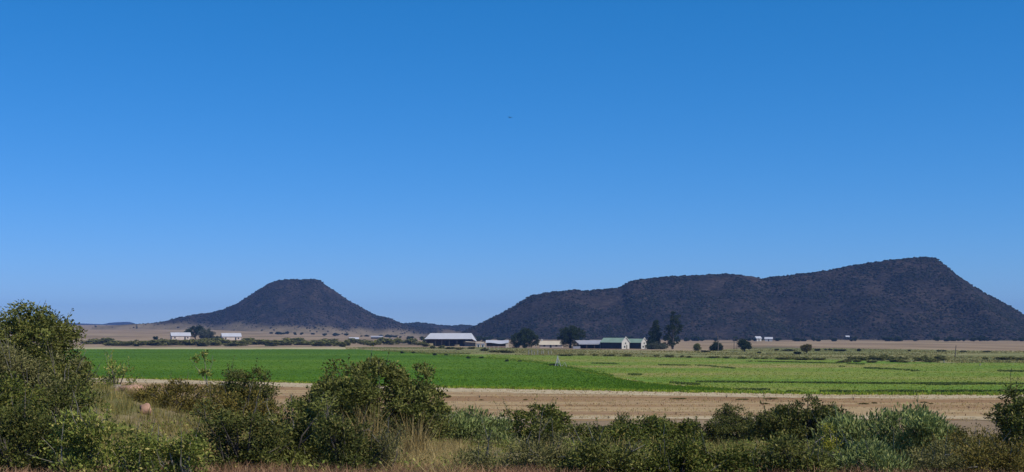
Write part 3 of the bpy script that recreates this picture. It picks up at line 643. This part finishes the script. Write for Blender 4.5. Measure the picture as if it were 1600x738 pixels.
tree(1163, 470, [(0, 539, 9, 6.5), (-3, 536, 7, 5), (5, 542, 7, 4)], 549.8, 'small dark tree with short trunk right of the twin poles', 708, ncl=70, rc=.7, trunk=.22, leaf=.32)
tree(1260.5, 430, [(0, 543.5, 7, 4.8), (-3, 545, 5, 4)], 552.5, 'lone brownish umbrella tree on the right meadow', 709, 'leaf_brown', ncl=60, rc=.55, trunk=.2, leaf=.28)
tree(305, 925, [(0, 518, 10, 8), (-12, 521, 8, 5), (7, 515, 6, 5)], 530, 'dark green tree behind the left white cottage', 710, ncl=90, rc=1.2, leaf=.55)
tree(322, 905, [(0, 521, 11, 8), (8, 523, 7, 6), (-6, 523, 7, 6)], 530.5, 'pale grey-green tree between the two white cottages', 711, 'leaf_farm_grey', ncl=100, rc=1.1, leaf=.5)
tree(343, 905, [(0, 528, 8, 2.6), (-8, 528, 6, 2.2)], 530.5, 'low dark hedge left of the right white cottage', 712, ncl=40, rc=.8, leaf=.45, name='farm_hedge', trunk=.1)
# bare dead tree
d = 483; x = at(1122, d); s = d / FPX; root = empty('dead_tree', (x, d, gz(x, d)), 0, 'tall bare dead tree behind a dark dome bush', 'tree')
m = MB().tube([(0, 0, -.2), (.1, 0, 3), (-.15, 0, 5.2), (-.75, 0, 7.6)], [.2, .17, .12, .04], 7).build('trunk', 'bark', root)
for q in ([(-.1, 0, 4.6), (.35, .1, 5.8), (.5, .1, 6.6)], [(-.35, 0, 6), (-.9, .1, 6.5), (-1.2, .1, 7.2)], [(.05, 0, 3.4), (.7, -.1, 4.4), (.95, 0, 5.1)]):
    MB().tube(q, [.08, .05, .02], 5).build('branch', 'bark', m)

# ------------------------------------------------------------------ buildings
def gable_house(name, loc, rz, L, Wd, eave, ridge, label, wall, roof, over=.35, gable=None, parts=True):
    """long axis along local x, front faces local -y"""
    r = empty(name, loc, rz, label, 'building', None)
    h = L / 2; w_ = Wd / 2
    MB().add([(-h, -w_, -.6), (h, -w_, -.6), (h, -w_, eave), (-h, -w_, eave)], [(0, 1, 2, 3)]).build('side_wall', wall, r)
    MB().add([(-h, w_, -.6), (h, w_, -.6), (h, w_, eave), (-h, w_, eave)], [(1, 0, 3, 2)]).build('side_wall', wall, r)
    for sx in (-1, 1):
        X = sx * h
        MB().add([(X, -w_, -.6), (X, w_, -.6), (X, w_, eave), (X, 0, ridge - .1), (X, -w_, eave), (X - sx * .25, -w_, -.6), (X - sx * .25, w_, -.6), (X - sx * .25, w_, eave), (X - sx * .25, 0, ridge - .1), (X - sx * .25, -w_, eave)], [(0, 1, 2, 3, 4), (9, 8, 7, 6, 5), (0, 4, 9, 5), (1, 6, 7, 2)]).build('gable_wall', gable or wall, r)
    k = (ridge - eave) / w_
    MB().slab([(-h - over, -w_ - over, eave - k * over), (h + over, -w_ - over, eave - k * over), (h + over, 0, ridge), (-h - over, 0, ridge)], .08).slab([(-h - over, w_ + over, eave - k * over), (-h - over, 0, ridge), (h + over, 0, ridge), (h + over, w_ + over, eave - k * over)], .08).build('roof', roof, r)
    return r
def opening(r, name, x0, x1, z0, z1, y, mat, proud=.04):
    return MB().box(x0, x1, y - proud, y + .05, z0, z1).build(name, mat, r)
# two cottages far left
for px, lab, Lw, dz in [(282, 'left white cottage with pale tin roof on the far plain', 13, 0), (361, 'right white cottage with pale tin roof on the far plain', 13, -.3)]:
    d = 900; x = at(px, d); r = gable_house('cottage', (x, d, gz(x, d) + dz), math.radians(22), Lw, 6.5, 2.9, 5.1, lab, 'plaster', 'tin_pale', .4)
    r['group'] = 'white cottages on the far plain'
    opening(r, 'door', 2.2, 3.2, 0, 2.0, -3.25, 'window_dark')
    for wx in (-4.2, 4.6): opening(r, 'window', wx - .5, wx + .5, .9, 1.9, -3.25, 'window_dark')
# big open barn
d = 662; x = at(704, d); s = d / FPX
r = empty('open_barn', (x, d, 0), 0, 'large open-fronted barn with shining pale tin roof', 'building')
h, w_ = 13.2, 6.0; ez, rz_ = 3.75, 6.75
MB().slab([(-h, -w_, ez), (h - 1.8, -w_, ez), (h - 2.4, 0, rz_), (-h + 2.8, 0, rz_)], .09).slab([(-h, w_, ez), (-h + 2.8, 0, rz_), (h - 2.4, 0, rz_), (h, w_, ez)], .09).slab([(-h, -w_, ez), (-h + 2.8, 0, rz_), (-h, w_, ez)], .09).slab([(h - 1.8, -w_, ez), (h + .2, -w_, 2.7), (h + .2, w_, 2.7), (h - 2.4, 0, rz_)], .09).build('roof', 'tin_pale', r)
MB().box(-h + .6, h - .8, w_ - .6, w_ - .35, -.3, ez - .1).build('back_wall', 'brick_wall', r)
MB().box(-h + .6, -h + .85, -1, w_ - .6, -.3, ez - .2).build('end_wall', 'brick_wall', r)
MB().box(7.6, h - .3, -w_ + .6, -w_ + .85, -.3, 2.5).build('front_wall', 'grey_wall', r)
MB().box(h - .55, h - .3, -w_ + .85, w_ - .6, -.3, 2.5).build('end_wall', 'grey_wall', r)
MB().slab([(8, -w_ - 1.2, 2.35), (h + 4.2, -w_ - 1.2, 1.75), (h + 4.2, -w_ + 2, 2.0), (8, -w_ + 2, 2.7)], .09).build('lean_to_roof', 'tin_beige', r)
for pxx in (-12.4, -7.5, -4.2, -.4, 3.6, 7.2): MB().box(pxx - .1, pxx + .1, -w_ + .5, -w_ + .7, -.3, ez - .1).build('post', 'wood_pole', r)
for pxx in (h + 4, ): MB().box(pxx - .08, pxx + .08, -w_ - 1, -w_ - .84, -.3, 1.75).build('post', 'wood_pole', r)
MB().box(-2.5, 7.4, -2.5, 3.5, -.2, 2.9).build('shade_block', 'dark_wall_and_shade', r)  # near-black block standing in for the shade inside the barn
# things kept in the barn
for bx, bw, lab in [(-10.2, 3.0, 'brownish stack of bales in the left bay of the open barn'), (3.6, 2.4, 'pale low stack of bales before the dark middle of the open barn')]:
    q = empty('bale_stack', (x + bx, d - 4.4, 0), 0, lab, 'bales', 'bales in the barn')
    for i in range(3):
        for j in range(2 if bx < 0 else 1):
            MB().box(-bw / 2 + i * bw / 3 + .03, -bw / 2 + (i + 1) * bw / 3 - .03, -.5, .5, -.1 + j * .9, .78 + j * .9).build('bale', 'straw', q)
# small wavy shed right of the barn
d = 590; x = at(778, d); r = empty('tin_shed', (x, d, 0), 0, 'small open shed with sagging pale tin roof right of the barn', 'building')
V = []; F = []
for i in range(13):
    u = i / 12; X = -5.6 + u * 10.6; sag = .22 * math.sin(u * math.pi * 2.2) - .25 * math.sin(u * math.pi)
    V += [(X, -2.6, 2.35 + sag), (X, 2.6, 3.55 + sag * .4), (X, 2.6, 3.47 + sag * .4), (X, -2.6, 2.27 + sag)]
for i in range(12): o = i * 4; F += [(o, o + 4, o + 5, o + 1), (o + 1, o + 5, o + 6, o + 2), (o + 2, o + 6, o + 7, o + 3), (o + 3, o + 7, o + 4, o)]
F += [(0, 1, 2, 3), (51, 50, 49, 48)]
m = MB(); m.v = V; m.f = F; m.build('roof', 'tin_pale', r)
MB().box(-5.3, 4.4, 2.1, 2.3, -.2, 3.2).build('back_wall', 'brick_wall', r); MB().box(3.6, 5.0, -2.4, 2.1, -.2, 2.25).build('end_wall', 'plaster', r)
MB().box(-5.3, 3.6, -2.3, -2.1, -.2, .8).build('low_wall', 'brick_wall', r); MB().box(-5.3, -5.1, -2.1, 2.1, -.2, 2.3).build('end_wall', 'brick_wall', r)
for px, lab in [(747.5, 'left small whitewashed hut between barn and sagging shed'), (754.5, 'right small whitewashed hut between barn and sagging shed')]:
    d = 600; x = at(px, d); r = empty('hut', (x, d, 0), 0, lab, 'hut', 'small huts by the barn')
    MB().box(-.8, .8, -.8, .8, -.2, 1.55).build('wall', 'whitewash', r); MB().slab([(-.95, -.95, 1.55), (.95, -.95, 1.55), (.95, .95, 1.8), (-.95, .95, 1.8)], .06).build('roof', 'tin_grey', r); opening(r, 'door', -.3, .3, -.1, 1.3, -.8, 'window_dark')
# beige house between the trees
d = 600; x = at(861, d); r = gable_house('farmhouse', (x, d, 0), math.radians(-6), 10.5, 6, 1.5, 3.1, 'low beige-roofed house between the two round trees', 'plaster', 'tin_beige')
opening(r, 'door', -.4, .5, 0, 1.4, -3, 'window_dark'); opening(r, 'window', 2.2, 3.2, .5, 1.2, -3, 'window_dark'); opening(r, 'window', -3.4, -2.4, .5, 1.2, -3, 'window_dark')
MB().box(-4.6, -4.0, -.3, .3, 2.6, 3.9).build('chimney', 'whitewash', next(c for c in r.children if c.name.startswith('roof')))
# open shed left of green barns
d = 565; x = at(922, d); r = empty('open_shed', (x, d, 0), 0, 'long open shed with grey tin roof left of the green-roofed barns', 'building')
MB().slab([(-5.2, -2.6, 2.15), (5.4, -2.6, 2.3), (5.2, 2.8, 3.7), (-6.6, 2.8, 3.6)], .09).build('roof', 'tin_grey', r)
MB().box(-5.1, 5.3, -2.75, -2.63, 1.78, 2.2).build('fascia', 'tin_pale', r)
MB().box(-5.6, 5.1, 2.3, 2.5, -.2, 3.3).build('back_wall', 'dark_wall_and_shade', r)
for pxx in (-4.9, -1.6, 1.8, 4.9): MB().box(pxx - .12, pxx + .12, -2.5, -2.26, -.2, 2.1).build('post', 'wood_pole', r)
MB().box(-5.3, -5.1, -2.2, 2.3, -.2, 2.4).build('end_wall', 'dark_wall_and_shade', r); MB().box(4.6, 5.2, -2.2, 2.3, -.2, 2.3).build('end_wall', 'grey_wall', r)
d = 560; x = at(901, d); r = empty('water_trough', (x, d, 0), 0, 'low pale concrete trough at the left end of the open shed', 'trough')
MB().box(-1.6, 1.6, -.7, -.5, -.1, 1.0).box(-1.6, 1.6, .5, .7, -.1, 1.0).box(-1.6, -1.4, -.5, .5, -.1, .995).box(1.4, 1.6, -.5, .5, -.1, .995).build('basin', 'tin_grey', r)
# two green roofed barns with white gables toward the right front
a = math.radians(44)
for gx, d, L, Wd, ev, ri, lab in [(977.5, 552, 12.6, 5.0, 2.85, 4.75, 'left green-roofed barn with white gable'), (1006.5, 556, 12.0, 3.9, 2.75, 4.35, 'right green-roofed barn with white gable beside the narrow tree')]:
    gxw = at(gx, d); nx_, ny_ = math.sin(a), -math.cos(a)
    cx, cy = gxw - nx_ * L / 2, d - ny_ * L / 2
    r = gable_house('green_barn', (cx, cy, 0), math.atan2(ny_, nx_), L, Wd, ev, ri, lab, 'dark_wall_and_shade', 'tin_green', .12, 'whitewash')  # side walls near-black: their shade is put into the wall colour
    r['group'] = 'green-roofed barns'
    hL = L / 2
    MB().add([(hL + .02, -Wd / 2 - .25, ev - .35), (hL + .3, -Wd / 2 - .25, ev - .35), (hL + .3, 0, ri + .25), (hL + .02, 0, ri + .25), (hL + .02, -Wd / 2 - .25, ev), (hL + .3, -Wd / 2 - .25, ev), (hL + .3, 0, ri + .55), (hL + .02, 0, ri + .55)], [(0, 3, 2, 1), (4, 5, 6, 7), (0, 1, 5, 4), (1, 2, 6, 5), (2, 3, 7, 6), (3, 0, 4, 7)]).add([(hL + .02, Wd / 2 + .25, ev - .35), (hL + .3, Wd / 2 + .25, ev - .35), (hL + .3, 0, ri + .25), (hL + .02, 0, ri + .25), (hL + .02, Wd / 2 + .25, ev), (hL + .3, Wd / 2 + .25, ev), (hL + .3, 0, ri + .55), (hL + .02, 0, ri + .55)], [(1, 2, 3, 0), (7, 6, 5, 4), (4, 5, 1, 0), (5, 6, 2, 1), (6, 7, 3, 2), (7, 4, 0, 3)]).build('gable_coping', 'whitewash', r)
    MB().box(hL - .02, hL + .04, -.32, .32, 2.0, 2.75).build('window', 'window_dark', r)
    MB().box(hL - .02, hL + .04, -1.1, -.2, .5, 1.3).build('window', 'window_dark', r); MB().box(hL - .02, hL + .04, .3, 1.1, -.1, 1.7).build('door', 'grey_wall', r)
# far homesteads
def far_house(px, d, L, hgt, label, wall='whitewash', roof='tin_pale', rz=0., wd=4.5, zoff=0):
    x = at(px, d); r = gable_house('homestead', (x, d, gz(x, d) + zoff), rz, L, wd, hgt * .6, hgt, label, wall, roof)
    opening(r, 'door', -.4, .4, 0, min(1.9, hgt * .5), -wd / 2, 'window_dark'); r['group'] = 'far homesteads'; return r
far_house(1184, 1052, 4.5, 4.0, 'left white house at the foot of the long hill', rz=.3)
far_house(1201, 1040, 6.0, 3.4, 'right white house at the foot of the long hill', rz=-.2)
far_house(589, 1180, 10.5, 2.7, 'dark flat shed with pale roof below the conical hill', 'dark_wall_and_shade', 'tin_grey', 0, 5)
far_house(553, 1000, 7, 2.8, 'small pale-roofed house left of the dark flat shed', 'brick_wall', 'tin_pale', .2, 5, -.6)
far_house(606, 830, 6.5, 2.6, 'low brown hut among the scrub left of the barn', 'plaster', 'tin_beige', -.2)
def on_hill(hn, px, py):
    G = HILL_SURF[hn].reshape(-1, 3); G = G[G[:, 1] < 1900]
    e = np.abs(800 + G[:, 0] / G[:, 1] * FPX - px) + 2 * np.abs(HOR + (CAM_Z - G[:, 2]) / G[:, 1] * FPX - py)
    return G[e.argmin()]
for px, py, lab in [(771, 528, 'tiny white hut low on the long hill above the sagging shed'), (1325, 528, 'lone tiny white hut low on the long hill right of the two houses'), (1043, 528, None)]:
    if lab:
        p = on_hill('long_hill', px, py); r = gable_house('homestead', (p[0], p[1], p[2] - .2), 0, 3.0, 3.0, 1.5, 2.4, lab, 'whitewash', 'tin_pale'); r['group'] = 'far homesteads'
# ------------------------------------------------------------------ poles, posts, pivot
def pole(px, py, top, lab, lean=0, arm=True, grp='poles behind the pasture'):
    d = dflat(py); x = at(px, d); s = d / FPX; H = (py - top) * s
    r = empty('pole', (x, d, 0), 0, lab, 'pole', grp)
    MB().tube([(0, 0, -.3), (lean * H, 0, H)], [.13, .09], 8).build('shaft', 'wood_pole', r)
    if arm: MB().box(lean * H - .6, lean * H + .6, -.14, -.06, H - .45, H - .33).build('crossarm', 'wood_pole', r)
pole(1147, 547.5, 528, 'left of the twin wooden poles near the small dark tree'); pole(1151.5, 547, 530, 'right of the twin wooden poles near the small dark tree', arm=False)
pole(1492, 558.5, 540, 'lone leaning wooden pole on the right meadow', .1, False)
for i, (px, py, hp) in enumerate([(826, 555, 8), (830.5, 555.2, 8), (835, 555.5, 6), (840, 555, 9), (846, 554.5, 6), (849, 554.5, 7), (857, 554.5, 6), (861, 554.5, 6), (1475, 568, 5), (1531, 572, 4), (838, 545, 7), (760, 548, 8), (765, 548, 7), (772, 547, 6), (778, 547, 6)]):
    d = dflat(py); x = at(px, d); s = d / FPX
    far = i in (8, 9)
    lab = ('pale post at the edge of the scrub patch on the right' if i == 8 else 'short pale stump by the right end of the pasture') if far else 'pale wooden post in the paddock below the round trees and sheds'
    H = hp * s; ln = rs.uniform(-.15, .15)
    o = MB().tube([(0, 0, -.2), (ln * .5, 0, H * .5), (ln * 1.0, 0, H)], [.14, .13, .11], 7).build('fence_post', 'post_pale'); o.location = (x, d, 0)
    tag(o, lab, 'post', 'paddock posts' if not far else 'posts on the right')
# irrigation pivot point
d = dflat(574); x = at(871, d); r = empty('irrigation_pivot', (x, d, 0), 0, 'pale steel irrigation pivot frame standing in the field', 'irrigation pivot')
H = 2.2
for q in ((-.55, -.5), (.75, -.5), (.75, .6), (-.55, .6)): MB().tube([(q[0], q[1], -.1), (.05, .05, H)], [.05, .045], 6).build('leg', 'steel', r)
MB().tube([(.05, .05, -.1), (.05, .05, H + .15)], [.11, .11], 8).build('riser_pipe', 'steel', r)
MB().box(-.35, .5, -.3, .4, .95, 1.02).build('brace', 'steel', r)
MB().tube([(.9, .2, .12), (1.5, 0, 1.0), (1.9, -.1, .05)], [.05, .05, .05], 6).build('strut', 'steel', r)
far_shrub(864, 11, 5, 573.6, 'dark weedy bush at the foot of the irrigation pivot', 'lone bushes', True)
# dead stalks on the dry field
for px, py, hp, lab in [(1333, 626, 7, 'short dark dead stalk on the dry field right of the dome bush'), (1269.5, 624, 4.5, 'small dead stalk on the dry field above the dome bush'), (1135, 622, 5, 'small dead stalk on the dry field above the two-headed bush'), (951, 655, 5, 'thin dead stalk at the track beyond the flat-topped bush'), (749, 622, 5, 'thin dead stalk on the dry field above the upright-leaved shrub')]:
    d = dflat(py); x = at(px, d); s = d / FPX; H = hp * s
    r = empty('dead_stalk', (x, d, 0), 0, lab, 'dead plant', 'dead stalks on the dry field')
    MB().tube([(0, 0, -.05), (.02, 0, H * .5), (-.05, 0, H)], [.04, .035, .015], 6).tube([(.02, 0, H * .4), (.16, .02, H * .8)], [.025, .01], 5).tube([(0, 0, H * .5), (-.2, .02, H * .75)], [.02, .008], 5).build('stem', 'bark_dark', r)
for px, py, wv, hv in [(700, 622, 9, 5), (1350, 632, 15, 3), (1366, 631, 8, 3), (1444, 630, 10, 3), (1455, 632, 6, 3), (1196, 632, 12, 3), (1060, 624, 22, 2.6), (1160, 625, 18, 2.4), (1205, 624, 20, 2.6), (752, 626, 7, 2.5), (821, 626, 6, 3)]:
    o = far_shrub(px, wv, hv, py, 'low dead-brown weed tuft on the dry field', 'weed tufts on the dry field', False, 'weed_tuft')
    m2 = o.data.copy(); m2.materials.clear(); m2.materials.append(M['leaf_brown']); o.data = m2
# bird
d = 210; x = at(797, d); r = empty('bird', (x, d, zat(184, d)), .5, 'tiny dark bird gliding in the blue sky', 'bird')
MB().tube([(0, -.26, 0), (0, -.18, .01), (0, -.05, 0), (0, .12, 0), (0, .26, 0)], [.01, .035, .05, .035, .01], 8).build('body', 'feather', r, True)
for sx in (-1, 1): MB().slab([(0, -.1, .02), (sx * .22, -.14, .1), (sx * .5, -.02, .06), (sx * .24, .04, .08), (0, .08, .02)], .012).build('wing', 'feather', r)
MB().slab([(-.02, .2, 0), (.02, .2, 0), (.07, .4, 0), (-.07, .4, 0)], .01).build('tail', 'feather', r)

# rows of look-alikes: each is told by its place in the row
ORD = ['first', 'second', 'third', 'fourth', 'fifth', 'sixth', 'seventh', 'eighth', 'ninth', 'tenth', 'eleventh', 'twelfth']
def nth(n): return ORD[n] if n < 12 else '%d%s' % (n + 1, {1: 'st', 2: 'nd', 3: 'rd'}.get((n + 1) % 10, 'th') if n + 1 > 20 else 'th')
for grp in ('hedge line behind the crop', 'scrub left of the barn', 'shrubs before the barn', 'row of dark little bushes along the crop edge', 'broken shrub line behind the pasture', 'shrubs by the right edge', 'dotted shrubs before the tan strip', 'paddock posts', 'weed tufts on the dry field'):
    ob = sorted((o for o in C.objects if o.get('group') == grp), key=lambda o: o.location.x / o.location.y)
    for i, o in enumerate(ob): o['label'] = o['label'] + ', ' + nth(i) + ' from the left'
# ------------------------------------------------------------------ air
m = bpy.data.materials.new('haze'); m.use_nodes = True; t = m.node_tree; t.nodes.clear()
pv = t.nodes.new('ShaderNodeVolumePrincipled'); out = t.nodes.new('ShaderNodeOutputMaterial'); t.links.new(pv.outputs[0], out.inputs['Volume'])
pv.inputs['Color'].default_value = (.22, .45, 1, 1); pv.inputs['Density'].default_value = 1.05e-4; M['haze'] = m
hz = MB().box(-5300, 5300, -320, 7100, -12, 160).build('haze', 'haze'); hz['kind'] = 'stuff'; hz['label'] = 'thin bluish air over the plain'
